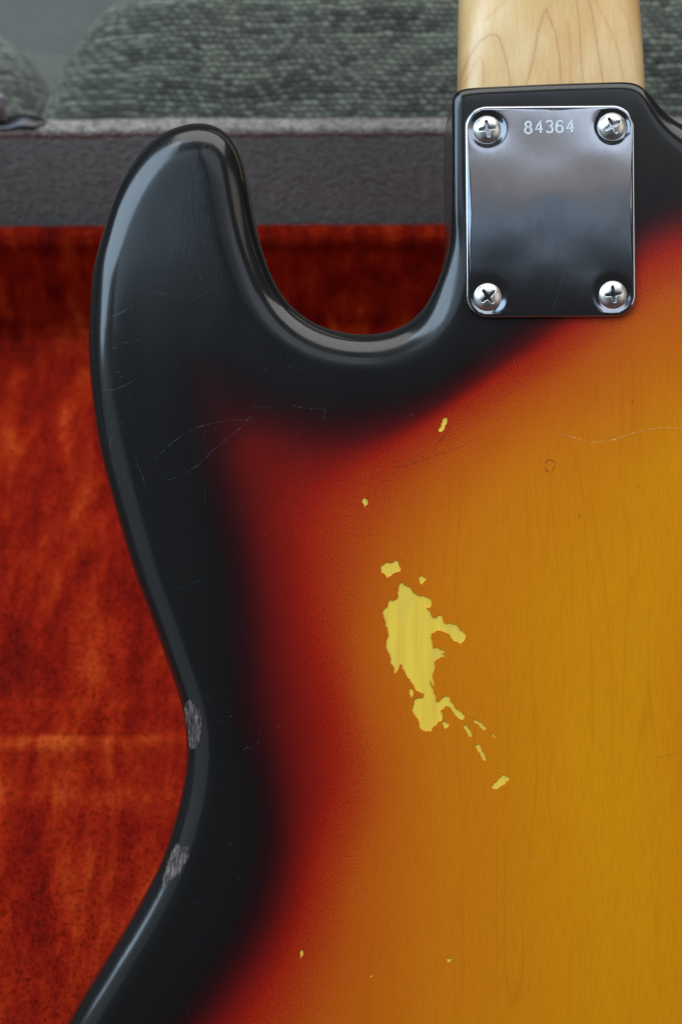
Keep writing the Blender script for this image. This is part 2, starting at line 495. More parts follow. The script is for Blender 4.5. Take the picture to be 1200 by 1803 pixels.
def inside(pts, poly):
    x, y = pts[:, 0][:, None], pts[:, 1][:, None]
    x0, y0 = poly[:, 0], poly[:, 1]
    x1, y1 = np.roll(x0, -1), np.roll(y0, -1)
    res = np.zeros(len(pts), bool)
    for c in range(0, len(pts), 4000):
        xx, yy = x[c:c + 4000], y[c:c + 4000]
        cond = ((y0 > yy) != (y1 > yy)) & (xx < (x1 - x0) * (yy - y0) / (y1 - y0 + 1e-18) + x0)
        res[c:c + 4000] = cond.sum(1) % 2 == 1
    return res

RR = R_EDGE * (1 - nearheel) + .0034 * nearheel
RR = gsm(RR[:, None], .006 / STEP)[:, 0]
Q = P + inward(gsm(P, 1.5)) * RR[:, None]
for _ in range(3):
    Q = gsm(Q, .0018 / STEP)
    # keep each inset point about its radius away from the outline
    d = pt_seg_dist(Q, P[::2])
    Q += inward(gsm(P, 3)) * (np.clip(RR - d, -.0006, .0006))[:, None]
Q = gsm(Q, .0016 / STEP)
NP_ = len(P)

# ---- sunburst contours (photo pixels); value grows inwards
right = lambda x0, x1: [(x1, 300 + x0), (x1 + 40, 700), (x1 - 60, 1200), (x1 - 20, 1600), (x1 + 60, 2000), (x1, 2300), (1100, 2560 - x0), (600, 2540 - x0)]
def cont(pts, dx, top):
    # pts: traced left/top contour from lower left, up, to upper right; rest guessed off frame
    return pts + [(1300, top), (1400, top - 40), (1560 - dx, top - 20), (1690 - dx, 300 + dx), (1720 - dx, 520), (1650 - dx, 850), (1590 - dx, 1150), (1600 - dx, 1450),
                  (1740 - dx, 1750), (1850 - dx, 2050), (1830 - dx, 2250), (1650 - dx, 2480 - dx), (1300, 2590 - dx), (900, 2600 - dx), (500, 2520 - dx), (250 + dx, 2400 - dx), (110 + dx, 2200), (130 + dx, 2020)]
C0 = cont([(265, 1850), (330, 1760), (395, 1660), (440, 1560), (455, 1470), (445, 1380), (420, 1290), (405, 1200), (400, 1120), (400, 1040), (385, 960), (362, 880), (345, 800), (330, 720), (325, 640), (345, 605), (385, 635), (430, 672), (490, 695), (560, 705), (640, 712), (720, 692), (790, 655), (840, 620), (880, 585), (950, 520), (1050, 430), (1120, 380), (1180, 345)], 0, 340)
C1 = cont([(300, 1870), (380, 1780), (440, 1690), (485, 1600), (505, 1510), (508, 1430), (497, 1340), (480, 1240), (470, 1150), (462, 1060), (452, 980), (440, 900), (426, 850), (413, 805), (408, 768), (428, 752), (465, 762), (510, 778), (565, 785), (640, 772), (720, 742), (790, 702), (850, 660), (905, 620), (975, 567), (1065, 478), (1130, 418), (1190, 388)], 45, 380)
C2 = cont([(390, 1890), (440, 1800), (490, 1720), (528, 1640), (550, 1560), (562, 1490), (585, 1420), (600, 1350), (596, 1280), (580, 1200), (562, 1120), (548, 1040), (545, 960), (558, 895), (605, 842), (670, 802), (740, 757), (800, 715), (855, 677), (908, 642), (965, 608), (1045, 545), (1125, 470), (1190, 433)], 95, 425)
C3 = cont([(520, 1900), (560, 1820), (590, 1740), (608, 1660), (622, 1580), (640, 1500), (662, 1430), (668, 1350), (652, 1270), (636, 1190), (632, 1110), (642, 1040), (662, 975), (692, 905), (740, 845), (800, 790), (860, 742), (920, 702), (985, 665), (1055, 615), (1130, 555), (1195, 510)], 170, 500)
C4 = cont([(760, 1900), (770, 1800), (775, 1700), (775, 1600), (780, 1500), (785, 1400), (775, 1300), (765, 1200), (762, 1120), (775, 1040), (805, 965), (850, 900), (910, 845), (980, 800), (1050, 762), (1120, 725), (1195, 690)], 300, 680)
C5 = cont([(1060, 1900), (1060, 1700), (1050, 1500), (1040, 1350), (1035, 1200), (1050, 1100), (1080, 1030), (1120, 980), (1160, 950), (1210, 925)], 420, 910)
CONT = []
for c in (C0, C1, C2, C3, C4, C5):
    a = np.array([px2uv(x, y) for x, y in c])
    a = resample(catmull(a, 8), .004)
    CONT.append(gsm(a, 1.6))

def burst(pts):
    sd = []
    for c in CONT:
        d = pt_seg_dist(pts, c)
        sd.append(np.where(inside(pts, c), d, -d))
    sd = np.array(sd)
    B = np.full(len(pts), -1.0)
    B = np.where(sd[0] < 0, np.maximum(-1, sd[0] / .012), B)
    for k in range(5):
        m = (sd[k] >= 0) & (sd[k + 1] < 0)
        B = np.where(m, k + sd[k] / (sd[k] - sd[k + 1] + 1e-9), B)
    return np.where(sd[5] >= 0, 5.0, B)

# ---- finish chips: traced outlines (zoomed tracing: 600 + x/3.75, 940 + y/3.75)
def z5(L): return [(600 + x / 3.75, 940 + y / 3.75) for x, y in L]
CHIPS = [z5([(400, 310), (425, 335), (465, 365), (490, 390), (520, 405), (550, 405), (580, 420), (600, 465), (590, 485), (565, 485), (590, 510),
             (600, 545), (625, 550), (650, 530), (672, 535), (678, 580), (700, 590), (710, 578), (740, 590), (770, 605), (785, 630), (810, 645),
             (825, 680), (810, 705), (790, 725), (765, 705), (740, 700), (720, 665), (690, 650), (660, 635), (620, 642), (595, 655), (600, 700),
             (605, 750), (625, 742), (650, 755), (680, 760), (685, 775), (665, 785), (683, 798), (680, 810), (650, 812), (625, 830), (620, 870),
             (605, 915), (605, 950), (615, 1000), (600, 990), (585, 960), (590, 990), (610, 1020), (622, 1060), (625, 1100), (650, 1100),
             (680, 1070), (705, 1065), (720, 1075), (725, 1105), (750, 1140), (775, 1160), (800, 1185), (812, 1185), (815, 1215), (790, 1222),
             (765, 1205), (740, 1170), (710, 1135), (695, 1130), (680, 1150), (655, 1165), (670, 1190), (668, 1225), (640, 1235), (625, 1260),
             (600, 1280), (595, 1300), (560, 1300), (535, 1290), (515, 1245), (490, 1200), (465, 1160), (480, 1120), (480, 1090), (500, 1080),
             (540, 1075), (545, 1050), (520, 1040), (495, 1030), (470, 985), (455, 955), (430, 930), (410, 890), (402, 858), (385, 858),
             (375, 895), (362, 915), (345, 905), (345, 870), (325, 830), (308, 770), (300, 690), (290, 600), (278, 540), (282, 490),
             (300, 480), (318, 430), (335, 435), (365, 425), (375, 400), (378, 350)]),
         z5([(262, 205), (300, 180), (370, 165), (385, 205), (395, 235), (360, 250), (330, 270), (300, 285), (265, 250)]),
         z5([(510, 285), (530, 268), (560, 285), (555, 305), (535, 330), (515, 310)]),
         z5([(452, 1015), (470, 1020), (475, 1060), (468, 1078), (455, 1070)]),
         z5([(670, 1232), (690, 1240), (718, 1245), (705, 1275), (685, 1285), (675, 1265)]),
         z5([(808, 1258), (830, 1260), (860, 1310), (862, 1340), (840, 1330), (820, 1290)]),
         z5([(873, 1212), (900, 1230), (940, 1260), (962, 1280), (945, 1295), (920, 1275), (885, 1245)]),
         z5([(990, 1315), (1010, 1320), (1030, 1342), (1005, 1340)]),
         z5([(888, 1385), (908, 1380), (925, 1410), (950, 1465), (958, 1495), (940, 1490), (915, 1440)]),
         z5([(985, 1665), (1010, 1640), (1040, 1605), (1060, 1585), (1110, 1605), (1108, 1625), (1080, 1650), (1040, 1675), (1000, 1678)]),
         z5([(368, 66), (386, 47), (388, 56), (374, 70)]),
         [(771, 757), (773, 751), (776, 748), (778, 739), (781, 734), (787, 733), (786, 743), (783, 748), (780, 756), (775, 759)],
         [(635, 882), (638, 876), (642, 874), (647, 879), (647, 886), (642, 892), (640, 887)],
         [(527, 1675), (531, 1671), (534, 1680), (529, 1687), (528, 1681)],
         [(784, 1688), (790, 1685), (796, 1689), (790, 1694)],
         [(1078, 771), (1082, 767), (1085, 769), (1080, 775)],
         [(650, 1717), (653, 1715), (656, 1718), (652, 1720)]]

def rough_poly(poly, amp=.17, target=1.3):
    r = random.Random(int(poly[0][0] * 7))
    pts = [np.array(p, float) for p in poly]
    while True:
        out = []; split = False
        for i, a in enumerate(pts):
            b = pts[(i + 1) % len(pts)]
            out.append(a)
            L = np.linalg.norm(b - a)
            if L > target:
                n = np.array([b[1] - a[1], a[0] - b[0]]) / L
                out.append((a + b) / 2 + n * r.uniform(-amp, amp) * L)
                split = True
        pts = out
        if not split: return pts

chip_uv = [np.array([px2uv(*p) for p in rough_poly(c)]) for c in CHIPS]

# ---- back face triangulation: boundary loop, chip outlines, grid
g = 0.0024
qmin, qmax = Q.min(0), Q.max(0)
gx, gy = np.meshgrid(np.arange(qmin[0], qmax[0], g), np.arange(qmin[1], qmax[1], g))
gx[::2] += g / 2
grid = np.stack([gx.ravel(), gy.ravel()], 1)
grid = grid[inside(grid, Q[::2])]
grid = grid[pt_seg_dist(grid, Q[::2]) > .0013]
near = np.zeros(len(grid), bool)
for c in chip_uv:
    bb = (grid > c.min(0) - .002).all(1) & (grid < c.max(0) + .002).all(1)
    idx = np.where(bb)[0]
    if len(idx): near[idx[pt_seg_dist(grid[idx], c) < .0004]] = True
grid = grid[~near]
vin = [tuple(p) for p in Q]
edges = [(i, (i + 1) % NP_) for i in range(NP_)]
for c in chip_uv:
    b = len(vin); vin += [tuple(p) for p in c]
    edges += [(b + i, b + (i + 1) % len(c)) for i in range(len(c))]
vin += [tuple(p) for p in grid]
rv, re_, rf, ov, oe, of = delaunay_2d_cdt([Vector(p) for p in vin], edges, [list(range(NP_))], 1, 1e-7)
rv = np.array([(p.x, p.y) for p in rv])
orig = {}
for i, l in enumerate(ov):
    for k in l: orig[k] = i
rf = np.array([f[:3] for f in rf])
cen = rv[rf].mean(1)
chip_id = np.full(len(rf), -1)
for k, c in enumerate(chip_uv):
    bb = np.where((cen > c.min(0)).all(1) & (cen < c.max(0)).all(1))[0]
    if len(bb):
        ins = inside(cen[bb], c)
        chip_id[bb[ins]] = k

def tolocal(uv, n):
    a = np.zeros((len(uv), 3)); a[:, 0] = uv[:, 0]; a[:, 1] = uv[:, 1] - V_BASE; a[:, 2] = n
    return a

CHIP_D = 0.00022
verts = [tolocal(rv, 0.0)]
faces = rf[chip_id < 0].tolist()
nv = len(rv)
# walls of the chips
from collections import defaultdict
for k in range(len(chip_uv)):
    fk = rf[chip_id == k]
    if not len(fk): continue
    cnt = defaultdict(int)
    for a, b, c in fk:
        for e in ((a, b), (b, c), (c, a)): cnt[e] += 1
    be = [e for e in cnt if (e[1], e[0]) not in cnt]
    bvs = sorted({i for e in be for i in e})
    tp = {i: nv + j for j, i in enumerate(bvs)}
    mp = {i: nv + len(bvs) + j for j, i in enumerate(bvs)}
    verts.append(tolocal(rv[bvs], 0.0)); verts.append(tolocal(rv[bvs], -CHIP_D)); nv += 2 * len(bvs)
    for a, b in be: faces.append([tp[b], tp[a], mp[a], mp[b]])
# rounded edge rings down to the front face
NR = 14
HR = .68        # the roundover is a little wider than it is deep
ring_prev = [orig[i] for i in range(NP_)]
def add_ring(uv, n):
    global nv
    verts.append(tolocal(uv, n)); ids = list(range(nv, nv + NP_)); nv += NP_
    return ids
def bridge(a, b):
    for i in range(NP_):
        j = (i + 1) % NP_
        faces.append([a[i], b[i], b[j], a[j]])
for k in range(1, NR + 1):
    th = (math.pi / 2) * (1 - k / NR)
    s = 1 - math.cos(th)
    uv = P + (Q - P) * s
    r = add_ring(uv, (-RR + RR * math.sin(th)) * HR); bridge(ring_prev, r); ring_prev = r
r = add_ring(P, -THICK + RR * HR); bridge(ring_prev, r); ring_prev = r
for k in range(1, NR + 1):
    th = (math.pi / 2) * (k / NR)
    uv = P + (Q - P) * (1 - math.cos(th))
    r = add_ring(uv, -THICK + (RR - RR * math.sin(th)) * HR); bridge(ring_prev, r); ring_prev = r
faces.append(list(reversed(ring_prev))[::-1][::-1])
VB = np.vstack(verts)
bval = burst(np.stack([VB[:, 0], VB[:, 1] + V_BASE], 1))
body = mesh_obj('body', VB, faces, M_BODY, guitar, attrs={'burst': bval})
bm = bmesh.new(); bm.from_mesh(body.data)
bmesh.ops.recalc_face_normals(bm, faces=bm.faces)
# keep chip walls crisp
bm.to_mesh(body.data); bm.free()
# sanity: back face normal must point along +n
nz = [p.normal.z for p in list(body.data.polygons)[:50]]
if sum(nz) < 0: body.data.flip_normals()

for k in range(len(chip_uv)):
    fk = rf[chip_id == k]
    if not len(fk): continue
    ids = sorted(set(fk.ravel().tolist())); mp = {i: j for j, i in enumerate(ids)}
    ff = [[mp[i] for i in f] for f in fk]
    o = mesh_obj('bare_wood_patch', tolocal(rv[ids], -CHIP_D), ff, M_BARE, body, smooth=False)
    if o.data.polygons[0].normal.z < 0: o.data.flip_normals()

def surf_n(u, v):
    """height of the body's back surface under a point"""
    p = np.array([[u, v]])
    i = np.argmin(((P - p) ** 2).sum(1))
    d = pt_seg_dist(p, P[max(0, i - 6):i + 7])[0] if 6 < i < NP_ - 7 else np.linalg.norm(P[i] - p)
    seg = P[max(0, i - 6):i + 7]
    A, B_ = seg[:-1], seg[1:]
    t = np.clip(((p - A) * (B_ - A)).sum(1) / (((B_ - A) ** 2).sum(1) + 1e-18), 0, 1)
    d = np.linalg.norm(A + (B_ - A) * t[:, None] - p, axis=1).min()
    r = RR[i]
    if not inside(p, P)[0]: return -r * HR
    if d >= r: return 0.0
    return HR * (-r + math.sqrt(max(r * r - (r - d) ** 2, 0)))

def drape(px, py, lift=.00006):
    n = 0.0
    for _ in range(5):
        u, v = px2uv(px, py, n)
        n = .5 * n + .5 * surf_n(u, v)
    u, v = px2uv(px, py, n)
    return (u, v - V_BASE, surf_n(u, v) + lift)

def scratch_mesh(strokes, name, mat, label):
    vs, fs, fade = [], [], []
    for st in strokes:
        w, pts = st[0], st[1:]
        path = []
        for a, b in zip(pts[:-1], pts[1:]):
            L = math.hypot(b[0] - a[0], b[1] - a[1]); k = max(1, int(L / 3))
            for i in range(k):
                path.append((a[0] + (b[0] - a[0]) * i / k, a[1] + (b[1] - a[1]) * i / k))
        path.append(pts[-1])
        pa = np.array(path)
        if len(pa) > 6:
            for _ in range(4): pa[1:-1] = (pa[:-2] + 2 * pa[1:-1] + pa[2:]) / 4
        pa += rng.normal(0, .15, pa.shape)
        n = len(pa)
        for i in range(n):
            t = pa[min(i + 1, n - 1)] - pa[max(i - 1, 0)]
            t /= np.linalg.norm(t) + 1e-9
            hw = w * .5 * (0.35 + .65 * math.sin(math.pi * (i + .5) / n)) * rng.uniform(.7, 1.2)
            for s in (-1, 1):
                x, y = pa[i] + s * hw * np.array([-t[1], t[0]])
                vs.append(drape(x, y)); fade.append(1.0 if st[0] > 1 else .75)
            if i:
                b = len(vs) - 4
                fs.append([b, b + 1, b + 3, b + 2])
    o = mesh_obj(name, vs, fs, mat, body, smooth=True, attrs={'fade': fade})
    o['kind'] = 'stuff'; o['label'] = label
    return o

SCR = [(1.8, (182, 560), (205, 553), (223, 543), (236, 535)), (1.6, (204, 605), (222, 601), (245, 597)),
       (1.6, (182, 685), (200, 685), (218, 678), (241, 665)), (1.2, (203, 654), (212, 654)), (1.2, (210, 663), (226, 659)),
       (.9, (245, 523), (273, 512), (309, 521), (336, 528), (364, 512), (400, 503)),
       (1.3, (273, 807), (295, 785), (314, 769), (341, 753), (370, 744), (400, 739), (430, 737), (448, 742)),
       (1.1, (286, 837), (291, 845), (318, 837), (350, 816), (377, 789), (400, 771), (425, 750), (440, 730), (452, 742)),
       (.8, (241, 789), (257, 778), (273, 773)), (1.1, (237, 800), (245, 822), (259, 862)), (1.0, (228, 690), (233, 705)),
       (1.3, (200, 762), (194, 775), (195, 789)), (1.0, (208, 848), (214, 842), (222, 839)), (1.0, (359, 853), (361, 868), (361, 885)),
       (.8, (305, 1039), (330, 1030), (359, 1016)), (1.0, (345, 471), (352, 482), (355, 494)), (1.2, (345, 480), (357, 486)),
       (1.3, (512, 711), (530, 716), (555, 718), (571, 718)), (1.2, (572, 718), (572, 728), (570, 737)),
       (.8, (440, 712), (465, 716), (480, 716)), (.8, (528, 753), (524, 765)), (1.2, (428, 1320), (437, 1312), (444, 1318)),
       (.9, (400, 1480), (412, 1490)), (.8, (340, 1590), (365, 1585)), (.9, (300, 250), (290, 270), (305, 290)), (.8, (330, 330), (336, 380)),
       (.8, (268, 700), (272, 716)), (.8, (290, 640), (310, 636)), (.7, (420, 560), (450, 590)), (.7, (500, 640), (540, 655)),
       (.9, (225, 1660), (221, 1672), (232, 1676)), (1.0, (205, 1700), (215, 1690)), (.8, (250, 400), (262, 440)),
       (.7, (255, 1060), (262, 1080)), (1.2, (318, 300), (322, 312)), (.9, (866, 185), (868, 170))]
# little pricks in the lacquer
for (x, y, s) in ((201, 610, 5), (216, 741, 3), (232, 900, 3), (160.5, 583, 2), (184, 496, 2), (345, 483, 2.5), (237, 902, 2), (163, 622, 2), (353, 676, 2), (170, 549, 2),
                  (401, 1253, 2), (406, 1260, 2), (382, 1502, 2), (523, 802, 2.5), (724, 729, 2), (711, 836, 2), (735, 873, 2), (467, 650, 2), (493, 622, 2), (230, 1672, 4),
                  (292, 1002, 2), (271, 904, 2), (268, 648, 2), (240, 640, 2), (258, 470, 2), (330, 395, 2), (372, 335, 2), (390, 262, 2.5), (355, 250, 2), (300, 262, 3)):
    SCR.append((s, (x - s / 2, y), (x, y + rng.uniform(-.5, .5)), (x + s / 2, y)))
for _ in range(46):   # rub marks on the horn tip
    x = rng.uniform(292, 395); y = 248 + abs(x - 340) * .18 + rng.normal(0, 4)
    SCR.append((rng.uniform(.6, 1.6), (x, y), (x + rng.uniform(.5, 3), y + rng.uniform(-1.5, 1.5)), (x + rng.uniform(3, 6), y + rng.uniform(-1, 1))))
for _ in range(70):   # random hairlines in the black
    x = rng.uniform(190, 520); y = rng.uniform(260, 1780)
    if not inside(np.array([px2uv(x, y)]), P[::3])[0]: continue
    a = rng.uniform(0, 6.28); L = rng.uniform(3, 16)
    if abs(x - 600) < 5: continue
    SCR.append((rng.uniform(.5, .8), (x, y), (x + L * math.cos(a) * .5, y + L * math.sin(a) * .5 + .7), (x + L * math.cos(a), y + L * math.sin(a))))
scratch_mesh(SCR, 'scratches', M_SCR, 'fine light scratches across the black edge of the finish')
SCD = [(1.1, (622, 850), (680, 828), (740, 810), (800, 789), (855, 765)), (1.6, (733, 717), (745, 710), (753, 706), (765, 700), (780, 694)),
       (1.3, (761, 785), (770, 778), (782, 768), (789, 752)), (1.0, (798, 705), (796, 720)), (1.6, (1110, 707), (1119, 704)), (1.4, (1119, 857), (1124, 854)),
       (2.2, (959, 822), (958.5, 815), (962, 808), (967, 805), (972, 807), (975, 813)), (2.4, (959, 820), (962, 829), (966, 828)), (1.4, (975, 812), (976, 822), (973, 828), (966, 830)),
       (1.2, (936, 960), (934, 962)), (1.2, (1018, 911), (1021, 905)), (1.2, (1140, 617), (1143, 617)), (1.2, (842, 980), (843, 983)), (.8, (683, 740), (686, 765)),
       (.9, (1130, 1338), (1160, 1332), (1200, 1322)), (1, (736, 1416), (739, 1408))]
scratch_mesh(SCD, 'dark_scratches', M_SCRD, 'dark scratches and a round dent in the amber field')
SCP = [(1.9, (970, 761), (1000, 766), (1030, 775), (1050, 778), (1080, 773), (1110, 762), (1140, 754), (1165, 751), (1200, 753)),
       (.8, (1030, 738), (1050, 728)), (.8, (705, 975), (707, 970)), (.8, (930, 1522), (945, 1515)), (.7, (840, 1305), (846, 1318)), (.7, (903, 640), (905, 632))]
scratch_mesh(SCP, 'pale_scratches', M_SCRP, 'pale wavy scratch line in the amber field')

def scuff(poly, label):
    poly = np.array(poly, float)
    x0, y0 = poly.min(0) - 2; x1, y1 = poly.max(0) + 2
    nx, ny = int((x1 - x0) / 1.6), int((y1 - y0) / 2.0)
    vs = []; ed = []
    for j in range(ny + 1):
        for i in range(nx + 1):
            x, y = x0 + (x1 - x0) * i / nx, y0 + (y1 - y0) * j / ny
            vs.append(drape(x, y, .00010))
            pt = np.array([[x, y]])
            d = pt_seg_dist(pt, poly)[0]
            ed.append(min(1, max(0, .5 + (d if inside(pt, poly)[0] else -d) / 10)))
    fs = []
    ok = [inside(np.array([[v[0], v[1] + V_BASE]]), P[::2])[0] for v in vs]
    for j in range(ny):
        for i in range(nx):
            f = [j * (nx + 1) + i, j * (nx + 1) + i + 1, (j + 1) * (nx + 1) + i + 1, (j + 1) * (nx + 1) + i]
            if all(ok[k] for k in f): fs.append(f[::-1])
    o = mesh_obj('scuff', vs, fs, M_SCUFF, body, attrs={'edge': ed})
    o['label'] = label
scuff([(327, 1232), (340, 1232), (350, 1248), (352, 1265), (355, 1275), (352, 1300), (346, 1318), (334, 1318), (331, 1290), (325, 1255)], 'rough bare scuff where the waist edge is worn through')
scuff([(308, 1484), (332, 1490), (330, 1510), (318, 1535), (302, 1548), (287, 1562), (285, 1545), (296, 1515)], 'grey scuff low on the rounded waist edge')
0 and scuff([(295, 241), (315, 236), (345, 240), (345, 245), (310, 250), (292, 254)], 'dull rub mark on the tip of the horn')

# ---- neck
def neck_mesh():
    cx = px2uv(966.5, 150, -.028)[0] + .0019
    v0 = px2uv(0, 150)[1]
    stations = np.concatenate([np.linspace(v0 - .012, v0 - .004, 4), np.linspace(v0 - .003, v0 + .040, 130), np.linspace(v0 + .045, v0 + .60, 40)])
    na = 301
    n_top = -.0275          # back of the neck heel, sunk in the pocket
    n_front = -.0475
    # traced growth lines in photo pixels
    LN = [[(808, 150), (825, 128), (842, 100), (846, 97), (849, 108), (852, 148)],
          [(806, 145), (822, 100), (845, 68), (862, 56), (872, 56), (880, 62), (888, 92), (894, 125), (900, 150)],
          [(850, 30), (870, 14), (890, -5)], [(925, 150), (937, 105), (948, 55), (958, 18), (962, 10), (967, 22), (978, 50), (984, 100), (988, 142)],
          [(1000, 30), (1004, 90), (1005, 148)], [(1017, -10), (1020, 40), (1024, 100), (1027, 148)], [(1038, -10), (1046, 40), (1055, 95), (1062, 148)],
          [(1050, -5), (1075, 50), (1092, 92), (1098, 145)], [(1088, -10), (1108, 30), (1119, 80), (1124, 130)]]
    strength = [.55, .75, .35, .85, .45, .7, .8, .5, .3]
    LNuv = [np.array([px2uv(x, y, -.028) for x, y in l]) for l in LN]
    vs = []; 
    for v in stations:
        t = (v - v0)
        hw = .0309 - .011 * min(1, max(0, (t + .05) / .65))
        k = min(1, max(0, (t + .002) / .060)); k = k * k * (3 - 2 * k)
        ex = 7.0 - 4.9 * k
        depth = (n_top - n_front) - .0045 * k
        # square heel: facets near the end of the carve
        for j in range(na):
            a = math.pi * j / (na - 1)
            c = math.cos(a)
            x = hw * c
            z = depth * max(0, 1 - abs(c) ** ex) ** (1 / ex)
            vs.append((cx + x, v - V_BASE, n_front + z))
    vs = np.array(vs)
    fs = []
    ns = len(stations)
    for i in range(ns - 1):
        for j in range(na - 1):
            a = i * na + j
            fs.append([a, a + 1, a + na + 1, a + na])
    for i in range(ns - 1): fs.append([i * na, (i + 1) * na, (i + 1) * na + na - 1, i * na + na - 1])
    fs.append(list(range(na))); fs.append(list(range((ns - 1) * na, ns * na))[::-1])
    uv = np.stack([vs[:, 0], vs[:, 1] + V_BASE], 1)
    gr = np.zeros(len(vs))
    for l, st in zip(LNuv, strength):
        d = np.full(len(vs), 1e9)
        l = np.array([(x + .00025 * math.sin(i * 2.1), y) for i, (x, y) in enumerate(l)])
        for a, b in zip(l[:-1], l[1:]):
            ab = b - a
            t = np.clip(((uv - a) @ ab) / (ab @ ab), 0, 1)
            d = np.minimum(d, np.linalg.norm(uv - a - t[:, None] * ab, axis=1))
        gr = np.maximum(gr, .62 * st * np.exp(-(d / .00034) ** 2) + st * .16 * np.exp(-(d / .0016) ** 2))
    gr *= (uv[:, 1] < v0 + .036)
    o = mesh_obj('neck', vs, fs, M_MAPLE, guitar, attrs={'grain': gr})
    bm = bmesh.new(); bm.from_mesh(o.data); bmesh.ops.recalc_face_normals(bm, faces=bm.faces); bm.to_mesh(o.data); bm.free()
    fb = box_bm(cx - .0296, cx + .0296, v0 - .012 - V_BASE, v0 + .60 - V_BASE, n_front - .006, n_front - .0002, .0015)
    for v in fb.verts:
        t = min(1, max(0, (v.co.y + V_BASE - v0 + .05) / .65))
        v.co.x = cx + (v.co.x - cx) * (1 - .33 * t)
    bm_obj('fretboard', fb, M_ROSE, o)
    return o
neck_mesh()

# ---- neck plate
PL_C = px2uv(967.3, 371.5); PL_ROT = math.radians(.5)
PW, PH, PR = .02548, .03178, .0066
plate_root = empty('neck_plate', (PL_C[0], PL_C[1] - V_BASE, 0.0))
COL.objects.unlink(plate_root); bpy.data.objects.remove(plate_root)

def rrect(w, h, r, n=14):
    pts = []
    for cx, cy, a0 in ((w - r, h - r, 0), (-w + r, h - r, 90), (-w + r, -h + r, 180), (w - r, -h + r, 270)):
        for k in range(n + 1):
            a = math.radians(a0 + 90 * k / n)
            pts.append((cx + r * math.cos(a), cy + r * math.sin(a)))
    return pts
def pl(px, py):
    u, v = px2uv(px, py, .0016)
    du, dv = u - PL_C[0], v - PL_C[1]
    c, s = math.cos(-PL_ROT), math.sin(-PL_ROT)
    return (du * c - dv * s, du * s + dv * c)
SCREWS = [pl(857, 226), pl(1077, 220.5), pl(858, 521), pl(1078.5, 517)]
def plate_z(x, y):
    z = .0016 + .00025 * (1 - (x / PW) ** 2) + .00055 * (1 - (y / PH) ** 2)
    z += .00003 * math.sin(y * 190 + 1.0) + .00013 * mnoise.noise(Vector((x * 75, y * 60, 3.3)))
    for sx, sy in SCREWS:
        d = math.hypot(x - sx, y - sy)
        z -= .00042 / (1 + math.exp((d - .0050) / .00045))
        z -= .00006 * math.exp(-(d / .0085) ** 2)
    return z
outer = rrect(PW, PH, PR)
prof = [(0, -.0002), (0, .0008), (.00012, .00118), (.0004, .00145), (.0008, .0016)]
loops = []
for ins, zz in prof:
    loops.append([(x, y, zz) for x, y in rrect(PW - ins, PH - ins, PR - ins)])
NL = len(outer)
pv = [p for l in loops for p in l]
zin = [plate_z(p[0], p[1]) for p in loops[-1]]
for li in range(len(prof)):
    for i in range(NL):
        if li >= 2:
            k = li * NL + i
            f = prof[li][1] / .0016
            pv[k] = (pv[k][0], pv[k][1], prof[li][1] + (zin[i] - .0016) * (f ** 3))
pf = []
for li in range(len(prof) - 1):
    for i in range(NL):
        j = (i + 1) % NL
        pf.append([li * NL + i, li * NL + j, (li + 1) * NL + j, (li + 1) * NL + i])
inner = np.array([(p[0], p[1]) for p in loops[-1]])
gs = .00045
ax, ay = np.meshgrid(np.arange(-PW, PW, gs), np.arange(-PH, PH, gs))
gg = np.stack([ax.ravel(), ay.ravel()], 1)
gg = gg[inside(gg, inner)]; gg = gg[pt_seg_dist(gg, inner) > .0003]
vi = [Vector(p) for p in inner] + [Vector(p) for p in gg]
r2 = delaunay_2d_cdt(vi, [(i, (i + 1) % NL) for i in range(NL)], [list(range(NL))], 1, 1e-8)
o2 = {}
base = len(pv); extra = []
mapv = {}
for i, l in enumerate(r2[3]):
    b = [k for k in l if k < NL]
    if b: mapv[i] = (len(prof) - 1) * NL + b[0]
    else:
        mapv[i] = base + len(extra); x, y = r2[0][i]
        extra.append((x, y, plate_z(x, y)))
pv += extra
pf += [[mapv[i] for i in f] for f in r2[2]]
worn = [max(0, 1 - math.hypot(p[0] + PW - .0004, p[1] + PH - .0052) / .0022) for p in pv]
worn = [min(1, w * 3) if p[2] < .0013 else 0 for w, p in zip(worn, pv)]
plate = mesh_obj('neck_plate', pv, pf, M_PLATE, guitar, attrs={'worn': worn})
bm = bmesh.new(); bm.from_mesh(plate.data); bmesh.ops.recalc_face_normals(bm, faces=bm.faces); bm.to_mesh(plate.data); bm.free()
if sum(p.normal.z for p in list(plate.data.polygons)[-60:]) < 0: plate.data.flip_normals()
plate.location = (PL_C[0], PL_C[1] - V_BASE, 0)
plate.rotation_euler = (0, 0, PL_ROT)

